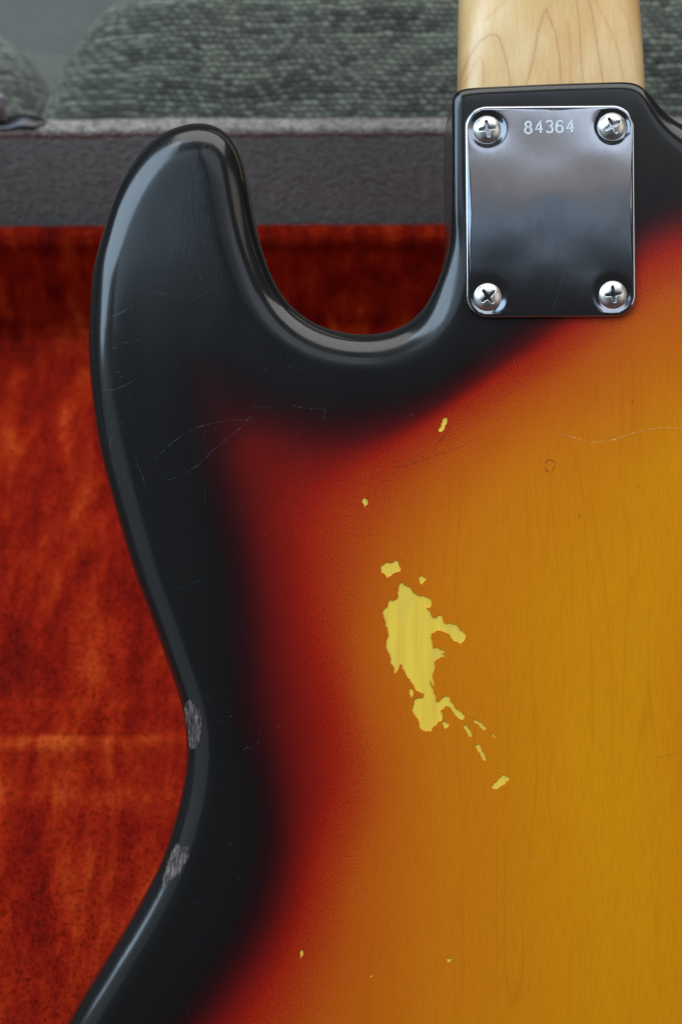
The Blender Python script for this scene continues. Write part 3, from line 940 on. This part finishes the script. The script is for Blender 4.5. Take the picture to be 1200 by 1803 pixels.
def screw_mesh(rot):
    R0, H = .00415, .00175
    nr, na = 44, 112
    vs = [(0, 0, 0)]
    def z(x, y):
        d = math.hypot(x, y)
        zz = H * (1 - (d / R0) ** 2.3) ** .75 if d < R0 else 0
        c, s = math.cos(rot), math.sin(rot)
        a, b = x * c + y * s, -x * s + y * c
        # tapered cross recess
        la, lb = .0024, .00026
        def arm(p, q):
            hw = lb + .00030 * max(0, 1 - abs(p) / la) 
            fx = 1 / (1 + math.exp((abs(p) - la) / .00006))
            fy = 1 / (1 + math.exp((abs(q) - hw) / .00005))
            return fx * fy
        m = max(arm(a, b), arm(b, a), 1 / (1 + math.exp((d - .00085) / .00007)))
        rim = math.exp(-((m - .35) / .18) ** 2) * .00006
        return zz - m * (.0026 - .0006 * d / R0) + rim
    vs[0] = (0, 0, z(0, 0))
    for i in range(1, nr + 1):
        r = R0 * (i / nr) ** .9
        for j in range(na):
            a = 2 * math.pi * j / na
            x, y = r * math.cos(a), r * math.sin(a)
            vs.append((x, y, z(x, y)))
    for j in range(na):
        a = 2 * math.pi * j / na
        vs.append((R0 * math.cos(a) * .96, R0 * math.sin(a) * .96, -.0012))
    fs = [[0, 1 + j, 1 + (j + 1) % na] for j in range(na)]
    for i in range(nr):
        for j in range(na):
            a = 1 + i * na + j; b = 1 + i * na + (j + 1) % na
            fs.append([a, a + na, b + na, b])
    return vs, fs
for (sx, sy), rot in zip(SCREWS, (math.radians(8), math.radians(28), math.radians(38), math.radians(7))):
    vs, fs = screw_mesh(rot)
    o = mesh_obj('screw', vs, fs, M_SCREW, plate)
    o.location = (sx, sy, plate_z(sx, sy) + .00015)

# serial number, stamped from narrow strokes
def stroke_mesh(paths, w, h):
    bm = bmesh.new()
    for pts, closed in paths:
        n = len(pts)
        ring = []
        for i in range(n):
            if closed: a, b = pts[i - 1], pts[(i + 1) % n]
            else: a, b = pts[max(0, i - 1)], pts[min(n - 1, i + 1)]
            t = Vector((b[0] - a[0], b[1] - a[1])).normalized()
            nn = Vector((-t.y, t.x))
            p = Vector(pts[i])
            cs = []
            for s, z in ((-1, 0), (-.55, h), (.55, h), (1, 0)):
                q = p + nn * (s * w / 2); cs.append(bm.verts.new((q.x, q.y, z)))
            ring.append(cs)
        for i in range(n if closed else n - 1):
            a, b = ring[i], ring[(i + 1) % n]
            for k in range(3): bm.faces.new((a[k], a[k + 1], b[k + 1], b[k]))
    bmesh.ops.recalc_face_normals(bm, faces=bm.faces)
    return bm
def ell(cx, cy, rx, ry, a0=0, a1=360, n=14):
    k = n if a1 - a0 >= 360 else n + 1
    return [(cx + rx * math.cos(math.radians(a0 + (a1 - a0) * i / n)), cy + ry * math.sin(math.radians(a0 + (a1 - a0) * i / n))) for i in range(k)]
GL = {'8': [(ell(0, .26, .24, .22), True), (ell(0, -.24, .29, .26), True)],
      '4': [([(.30, -.22), (-.32, -.22), (-.1, .14), (.14, .5), (.14, .1), (.14, -.5)], False)],
      '3': [(ell(0, .25, .26, .24, 160, -95, 12)[::1], False), (ell(0, -.24, .29, .26, 95, -160, 12), False)],
      '6': [(ell(0, -.20, .28, .29), True), ([(.24, .36), (.12, .48), (-.06, .48), (-.22, .32), (-.28, .02), (-.28, -.2)], False)]}
dig_h = .0036
for i, (ch, dx, dy) in enumerate(zip('84364', (929.5, 948.5, 966.5, 984.5, 1003.5), (223.5, 222, 222, 222, 220.5))):
    u, v = pl(dx, dy)
    paths = [([(x * dig_h * .95, y * dig_h) for x, y in p], c) for p, c in GL[ch]]
    o = bm_obj('serial_digit', stroke_mesh(paths, .00062, .00012), M_STAMP, plate)
    o.location = (u, v, plate_z(u, v) + .00004)
    o['label'] = 'stamped digit ' + ch

# scratches on the plate
def plate_scratches():
    vs, fs, fd = [], [], []
    L = [(.7, (1040, 372), (1010, 440), (985, 500), (972, 545)), (.8, (944, 372), (940, 395), (934, 408)), (1.2, (897, 296), (894, 318)), (1.3, (877, 340), (876, 356)),
         (.6, (905, 470), (925, 455), (935, 430)), (.6, (1040, 470), (1060, 455), (1078, 448)), (.6, (850, 420), (860, 440)), (.5, (990, 300), (1040, 308), (1080, 330)),
         (.5, (920, 540), (935, 545), (950, 552)), (.6, (1012, 268), (1010, 280)), (.5, (840, 540), (900, 545)), (.5, (870, 480), (920, 500)), (.6, (1020, 200), (1022, 215))]
    for _ in range(40):
        x, y = rng.uniform(830, 1105), rng.uniform(250, 500); a = rng.normal(1.4, .5); l = rng.uniform(4, 30)
        L.append((rng.uniform(.25, .5), (x, y), (x + l * math.cos(a), y + l * math.sin(a))))
    for st in L:
        pts = np.array(st[1:]); n = 9
        tt = np.linspace(0, len(pts) - 1, n)
        px = np.interp(tt, range(len(pts)), pts[:, 0]); py = np.interp(tt, range(len(pts)), pts[:, 1])
        for i in range(n):
            a, b = max(0, i - 1), min(n - 1, i + 1)
            t = np.array([px[b] - px[a], py[b] - py[a]]); t /= np.linalg.norm(t) + 1e-9
            for s in (-1, 1):
                x, y = pl(px[i] - s * t[1] * st[0] * .5, py[i] + s * t[0] * st[0] * .5)
                vs.append((x, y, plate_z(x, y) + .00003)); fd.append(.5 if i in (0, n - 1) else 1)
            if i: k = len(vs) - 4; fs.append([k, k + 1, k + 3, k + 2])
    o = mesh_obj('plate_scratches', vs, fs, mat_scratch('plate_scratch', (.55, .62, .70), .12), plate, attrs={'fade': fd})
    o['kind'] = 'stuff'
plate_scratches()

# ------------------------------------------------------------------ case
YW, ZF, ZR = -.354 + .75, -.2487, -.1145          # wall's inner face, plush floor, rim
CASE_BOT = ZF - .016
case = empty('instrument_case', (0, .07, CASE_BOT), (0, 0, math.radians(.45)))
tag(case, 'open grey instrument case lined with red orange plush, under the bass', 'instrument case')
X0, X1, Y0 = -.60, .62, -.36
def cw(x, y, z):            # world to case local (rotation is tiny, handled by parent)
    return (x, y - .07, z - CASE_BOT)

def shell(name, x0, x1, y0, y1, z0, z1, mat, bev=.003):
    a = cw(x0, y0, z0); b = cw(x1, y1, z1)
    return bm_obj(name, box_bm(a[0], b[0], a[1], b[1], a[2], b[2], bev), mat, case, smooth=True)
WT = .011
shell('bottom_board', X0 - WT, X1 + WT, Y0 - WT, YW + WT, CASE_BOT, CASE_BOT + .010, M_TOLEX_IN)
shell('side_wall', X0, X1, YW, YW + WT, CASE_BOT + .0102, ZR - .0034, M_TOLEX_IN)
shell('side_wall', X0, X1, Y0 - WT, Y0, CASE_BOT + .0102, ZR - .0063, M_TOLEX_IN)
shell('side_wall', X0 - WT, X0 - .0003, Y0 - WT, YW + WT, CASE_BOT + .0102, ZR - .0063, M_TOLEX_IN)
shell('side_wall', X1 + .0003, X1 + WT, Y0 - WT, YW + WT, CASE_BOT + .0102, ZR - .0063, M_TOLEX_IN)

def rim_strip():
    """rolled, slightly wavy tolex edge along the rear wall"""
    nx, na = 420, 14
    vs, fs = [], []
    for i in range(nx + 1):
        x = X0 - WT + (X1 - X0 + 2 * WT) * i / nx
        w = .0006 * mnoise.noise(Vector((x * 18, 3, 1))) + .00035 * mnoise.noise(Vector((x * 90, 7, 2)))
        for j in range(na):
            a = 2 * math.pi * j / na
            c, s = math.cos(a), math.sin(a)
            y = YW + WT * .5 + (WT * .5 + .0002) * (abs(c) ** .55) * (1 if c > 0 else -1) + w
            z = ZR - .0030 + .0032 * (abs(s) ** .6) * (1 if s > 0 else -1) + w
            vs.append(cw(x, y, z))
    for i in range(nx):
        for j in range(na):
            k = (j + 1) % na
            fs.append([i * na + j, i * na + k, (i + 1) * na + k, (i + 1) * na + j])
    o = mesh_obj('rim_binding', vs, fs, M_TOLEX_RIM, case)
    bm = bmesh.new(); bm.from_mesh(o.data); bmesh.ops.recalc_face_normals(bm, faces=bm.faces); bm.to_mesh(o.data); bm.free()
rim_strip()
for (xa, xb, ya, yb) in ((X0 - WT - .002, X1 + WT + .002, Y0 - WT - .002, Y0 + .002), (X0 - WT - .002, X0 + .002, Y0 + .0022, YW - .003), (X1 - .002, X1 + WT + .002, Y0 + .0022, YW - .003)):
    shell('rim_binding', xa, xb, ya, yb, ZR - .0105, ZR, M_TOLEX_RIM, .004)

# plush lining: wall pad with a soft rolled top edge, and a floor with pressed creases
ZP = -.1721                                  # top of plush on the wall
PADT = .018
def fbm(x, y, z, o=4):
    return mnoise.fractal(Vector((x, y, z)), 0.6, 2.1, o)
def crest_light(x, y):  # mask of the light painted on the floor's crease crests
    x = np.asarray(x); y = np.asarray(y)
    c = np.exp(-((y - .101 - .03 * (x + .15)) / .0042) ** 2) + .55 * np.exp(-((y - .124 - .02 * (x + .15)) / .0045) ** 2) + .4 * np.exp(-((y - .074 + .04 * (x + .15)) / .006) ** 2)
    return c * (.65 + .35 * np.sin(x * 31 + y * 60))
def plush_profile():
    pts = []
    pts.append((YW + .001, ZP - .006))
    for k in range(9):
        a = math.pi / 2 * k / 8
        pts.append((YW - (PADT - .006) * .4 - .006 * math.sin(a) * 1.0 - .0005, ZP - .007 + .007 * math.cos(a)))
    y1 = YW - (PADT - .006) * .4 - .0065
    zz = np.linspace(ZP - .010, ZF + .009, 40)
    for z in zz: pts.append((y1 + .0075 * ((ZP - z) / (ZP - ZF)), z))
    yb = pts[-1][0]
    for k in range(1, 7):
        a = math.pi / 2 * k / 6
        pts.append((yb - .009 * (1 - math.cos(a)), ZF + .009 - .009 * math.sin(a)))
    for y in np.linspace(yb - .013, Y0 + .001, 260): pts.append((y, ZF))
    return pts
PP = plush_profile()
def plush_surface():
    nx = 430
    xs = np.linspace(X0 + .001, X1 - .001, nx)
    vs = np.zeros((len(PP), nx, 3))
    tang = []
    for i in range(len(PP)):
        a, b = PP[max(0, i - 1)], PP[min(len(PP) - 1, i + 1)]
        t = Vector((b[0] - a[0], b[1] - a[1])).normalized()
        tang.append((t.y, -t.x) if False else (-(-t.y), -t.x))
    for i, (y, z) in enumerate(PP):
        ty, tz = tang[i]
        # outward: toward the inside of the case (-y or +z)
        if ty > 0: pass
        ny, nz = -abs(ty), abs(tz)
        floor = z < ZF + .004
        for j, x in enumerate(xs):
            h = .0016 * fbm(x * 22, y * 22, z * 22, 3) + .0006 * fbm(x * 120, y * 120, z * 120, 2)
            if not floor: h *= .8
            if floor:
                # two long creases pressed across the floor
                for y0, am, wd, sl in ((.101, .0045, .0050, .03), (.124, .0026, .0045, .02), (.074, .0020, .006, -.04)):
                    dd = (y - y0 - sl * (x + .15) - .003 * fbm(x * 9, y0, 1, 2)) / wd
                    h += am * math.exp(-dd * dd) * (.6 + .4 * math.sin(x * 23 + y0 * 40))
                h += .004 * fbm(x * 6, y * 6, 2.3, 2)
            vs[i, j] = cw(x, y + ny * h, z + nz * h)
    fs = []
    for i in range(len(PP) - 1):
        for j in range(nx - 1):
            a = i * nx + j
            fs.append([a, a + nx, a + nx + 1, a + 1])
    V = vs.reshape(-1, 3)
    o = mesh_obj('plush_lining', V, fs, M_PLUSH, case, attrs={'crest_light': crest_light(V[:, 0], V[:, 1] + .07)})
    return V, nx
PV, PNX = plush_surface()

def plush_pile():
    """short lying fibres all over the visible part of the lining"""
    G = PV.reshape(len(PP), PNX, 3)
    du = np.gradient(G, axis=1); dv = np.gradient(G, axis=0)
    N = np.cross(dv, du); N /= np.linalg.norm(N, axis=2)[..., None] + 1e-12
    if N[120:, :, 2].mean() < 0: N = -N
    n = 340000
    # rows weighted by real row length, columns limited to what the picture can see
    rowlen = np.linalg.norm(dv, axis=2).mean(1)
    ycut = np.array([p[0] for p in PP])
    wgt = rowlen * np.where(ycut > -.12, 1, .0)
    wgt *= np.where(np.arange(len(PP)) < 14, 2.4, 1.0)
    cdf = np.cumsum(wgt) / wgt.sum()
    ri = np.interp(rng.random(n), cdf, np.arange(len(PP)))
    xlo = (-.29 - X0) / (X1 - X0) * (PNX - 1); xhi = (.26 - X0) / (X1 - X0) * (PNX - 1)
    ci = rng.uniform(xlo, xhi, n)
    i0 = np.clip(ri.astype(int), 0, len(PP) - 2); j0 = np.clip(ci.astype(int), 0, PNX - 2)
    fi, fj = (ri - i0)[:, None], (ci - j0)[:, None]
    Pn = (G[i0, j0] * (1 - fi) * (1 - fj) + G[i0 + 1, j0] * fi * (1 - fj) + G[i0, j0 + 1] * (1 - fi) * fj + G[i0 + 1, j0 + 1] * fi * fj)
    Nn = N[i0, j0]
    Tx = np.zeros_like(Nn); Tx[:, 0] = 1
    Ty = np.cross(Nn, Tx); Ty /= np.linalg.norm(Ty, axis=1)[:, None]
    # nap direction from smooth noise on a coarse grid
    gx_, gy_ = np.arange(0, 60), np.arange(0, 90)
    nap = np.array([[[mnoise.fractal(Vector((a * .22, b * .13, s)), .7, 2., 4) for s in (1.3, 9.1)] for b in gy_] for a in gx_])
    # lookup by arc length and x
    arc = np.concatenate([[0], np.cumsum(rowlen[1:])])
    A = (Pn[:, 0] + .6) / 1.3 * 59 ; Bq = np.interp(ri, np.arange(len(PP)), arc) / arc[-1] * 89 * 1.0
    a0 = np.clip(A.astype(int), 0, 58); b0 = np.clip(Bq.astype(int), 0, 88)
    fa, fb_ = (A - a0)[:, None], (Bq - b0)[:, None]
    nv_ = nap[a0, b0] * (1 - fa) * (1 - fb_) + nap[a0 + 1, b0] * fa * (1 - fb_) + nap[a0, b0 + 1] * (1 - fa) * fb_ + nap[a0 + 1, b0 + 1] * fa * fb_
    lean = 1.0 * nv_ + np.array([.1, .35]) + rng.normal(0, .22, (n, 2))
    wall = (np.abs(Nn[:, 2]) < .5) & (Pn[:, 2] < ZP - .012 - CASE_BOT)
    lean[wall, 1] = -np.abs(lean[wall, 1]) - .5
    D = Nn + Tx * lean[:, :1] + Ty * lean[:, 1:]
    D /= np.linalg.norm(D, axis=1)[:, None]
    L = rng.uniform(.0014, .0022, n)[:, None]
    side = np.cross(D, rng.normal(0, 1, (n, 3))); side /= np.linalg.norm(side, axis=1)[:, None] + 1e-9
    w = .00022
    V = np.stack([Pn - side * w - Nn * .0003, Pn + side * w - Nn * .0003, Pn + D * L], 1).reshape(-1, 3)
    me = bpy.data.meshes.new('plush_pile')
    me.vertices.add(len(V)); me.vertices.foreach_set('co', V.astype(np.float32).ravel())
    me.loops.add(3 * n); me.loops.foreach_set('vertex_index', np.arange(3 * n, dtype=np.int32))
    me.polygons.add(n); me.polygons.foreach_set('loop_start', np.arange(0, 3 * n, 3, dtype=np.int32))
    me.update(calc_edges=True); me.validate()
    at = me.attributes.new('crest_light', 'FLOAT', 'POINT'); at.data.foreach_set('value', crest_light(V[:, 0], V[:, 1] + .07).astype(np.float32))
    me.materials.append(M_PLUSH)
    o = bpy.data.objects.new('plush_pile', me); COL.objects.link(o); o.parent = case
    o['kind'] = 'stuff'
plush_pile()

# latch on the rim at the far left
def latch():
    lx = -.1605
    y = YW + WT * .5
    root = empty('latch', cw(lx, y, ZR + .0006)); root.parent = case
    # curved base strap
    nx, ny = 40, 8
    vs, fs = [], []
    for i in range(nx + 1):
        s = i / nx
        x = -.030 + .040 * s
        hh = .0028 * math.exp(-((s - .72) / .17) ** 2) + .0008
        hw = .0062 * min(1, (1 - s) * 5 + .25)
        for j in range(ny + 1):
            t = -1 + 2 * j / ny
            vs.append((x, t * hw, hh * (1 - .7 * t * t)))
    for i in range(nx):
        for j in range(ny):
            a = i * (ny + 1) + j
            fs.append([a, a + ny + 1, a + ny + 2, a + 1])
    o = mesh_obj('latch_base', vs, fs, M_LATCHD, root)
    so = o.modifiers.new('thickness', 'SOLIDIFY'); so.thickness = .0009
    # upright draw loop
    bm = box_bm(-.030, -.0095, -.0012, .0012, .0012, .0165, .0011, 3)
    bm_obj('latch_loop', bm, M_LATCH, root, smooth=True)
    bm = box_bm(-.028, -.0125, -.0030, -.0013, .0035, .0115, .0007, 2)
    bm_obj('latch_tongue', bm, M_BRASS, root, smooth=True)
    bm = box_bm(-.030, -.0140, -.0048, -.0015, .0004, .0030, .0007, 2)
    bm_obj('latch_catch', bm, M_LATCH, root, smooth=True)
latch()

# ------------------------------------------------------------------ sofa and cushions
def ray_pt(px, py, depth):
    return rel((px - 600) * depth / FPX, (901.5 - py) * depth / FPX, DIST - depth)

def pillow(name, centre, size, rot, mat, p=3.2, sub=110, sag=.0, seed=1, p2=None):
    """soft superellipsoid cushion; UV in metres on each side"""
    w, h, t = size
    vs, fs, uvs = [], [], []
    faces6 = [((1, 0, 0), (0, 1, 0), (0, 0, 1)), ((-1, 0, 0), (0, 1, 0), (0, 0, -1)), ((0, 0, -1), (0, 1, 0), (1, 0, 0)),
              ((0, 0, 1), (0, 1, 0), (-1, 0, 0)), ((1, 0, 0), (0, 0, -1), (0, 1, 0)), ((1, 0, 0), (0, 0, 1), (0, -1, 0))]
    for fi, (a, b, c) in enumerate(faces6):
        base = len(vs)
        a, b, c = np.array(a), np.array(b), np.array(c)
        for i in range(sub + 1):
            for j in range(sub + 1):
                d = c + a * (2 * i / sub - 1) + b * (2 * j / sub - 1)
                r = (np.abs(d) ** p).sum() ** (1 / p)
                d = d / r
                q = d * np.array([w, h, t])
                k = mnoise.fractal(Vector((q[0] * 7 + seed, q[1] * 7, q[2] * 7)), .8, 2., 3) * .006
                q = q + d * k
                q[2] -= sag * math.exp(-(q[0] / w * 1.2) ** 2)
                vs.append(q)
                uvs.append(((a @ q) + .37 * fi, (b @ q) if fi < 4 else (h + (b @ q))))
        for i in range(sub):
            for j in range(sub):
                k = base + i * (sub + 1) + j
                fs.append([k, k + sub + 1, k + sub + 2, k + 1])
    o = mesh_obj(name, vs, fs, mat, None, uv=uvs)
    o.location = centre
    o.rotation_euler = rot
    bm = bmesh.new(); bm.from_mesh(o.data)
    bmesh.ops.remove_doubles(bm, verts=bm.verts, dist=1e-5)
    bmesh.ops.recalc_face_normals(bm, faces=bm.faces)
    bm.to_mesh(o.data); bm.free()
    return o

# cushion whose rounded top-left corner shows above the rim
c1 = pillow('cushion', (0, 0, 0), (.34, .20, .075), (0, 0, 0), M_WEAVE, 3.3, 120)
tilt = math.radians(52)
ctr = ray_pt(600, 205, 1.0)
c1.rotation_euler = (tilt, 0, math.radians(-1))
tl = ray_pt(40, 230, 1.0)
c1.location = (tl.x + .34, ctr.y + .035, 0)
# top edge height: place so the crown passes just out of the frame
topv = ray_pt(600, -50, 1.02)
c1.location.z = topv.z - .20 * math.sin(tilt) + .01
c1.location.y = topv.y - .20 * math.cos(tilt) + .03
tag(c1, 'large woven green grey cushion behind the case and the maple neck', 'cushion')

c2 = pillow('cushion', (0, 0, 0), (.13, .12, .06), (math.radians(48), math.radians(0), math.radians(-3)), M_WEAVE2, 2.4, 60, seed=5)
p2 = ray_pt(-235, 330, 1.10)
c2.location = p2
tag(c2, 'darker woven cushion at the left edge behind the latch', 'cushion')

sofa = empty('sofa', (0, .45, -.62))
tag(sofa, 'pale grey green fabric sofa blurred behind the cushions', 'sofa')
def sp(name, x0, x1, y0, y1, z0, z1, bev):
    return bm_obj(name, box_bm(x0, x1, y0 - .45, y1 - .45, z0 + .62, z1 + .62, bev, 6), M_SOFA, sofa, smooth=True)
sp('seat', -.95, .95, -.45, .80, -.45, CASE_BOT - .0005, .012)
sp('backrest', -.95, .95, .82, 1.02, -.45, .38, .08)
sp('armrest', -1.17, -.96, -.45, 1.02, -.55, .02, .07)
sp('armrest', .96, 1.17, -.45, 1.02, -.55, .02, .07)
bp = pillow('back_pad', (0, 0, 0), (.62, .22, .09), (math.radians(40), math.radians(-8), 0), M_SOFA, 2.6, 60, seed=9)
bp.parent = sofa
q = ray_pt(250, -90, 1.30)
bp.location = (q.x, q.y - .45, q.z + .62)
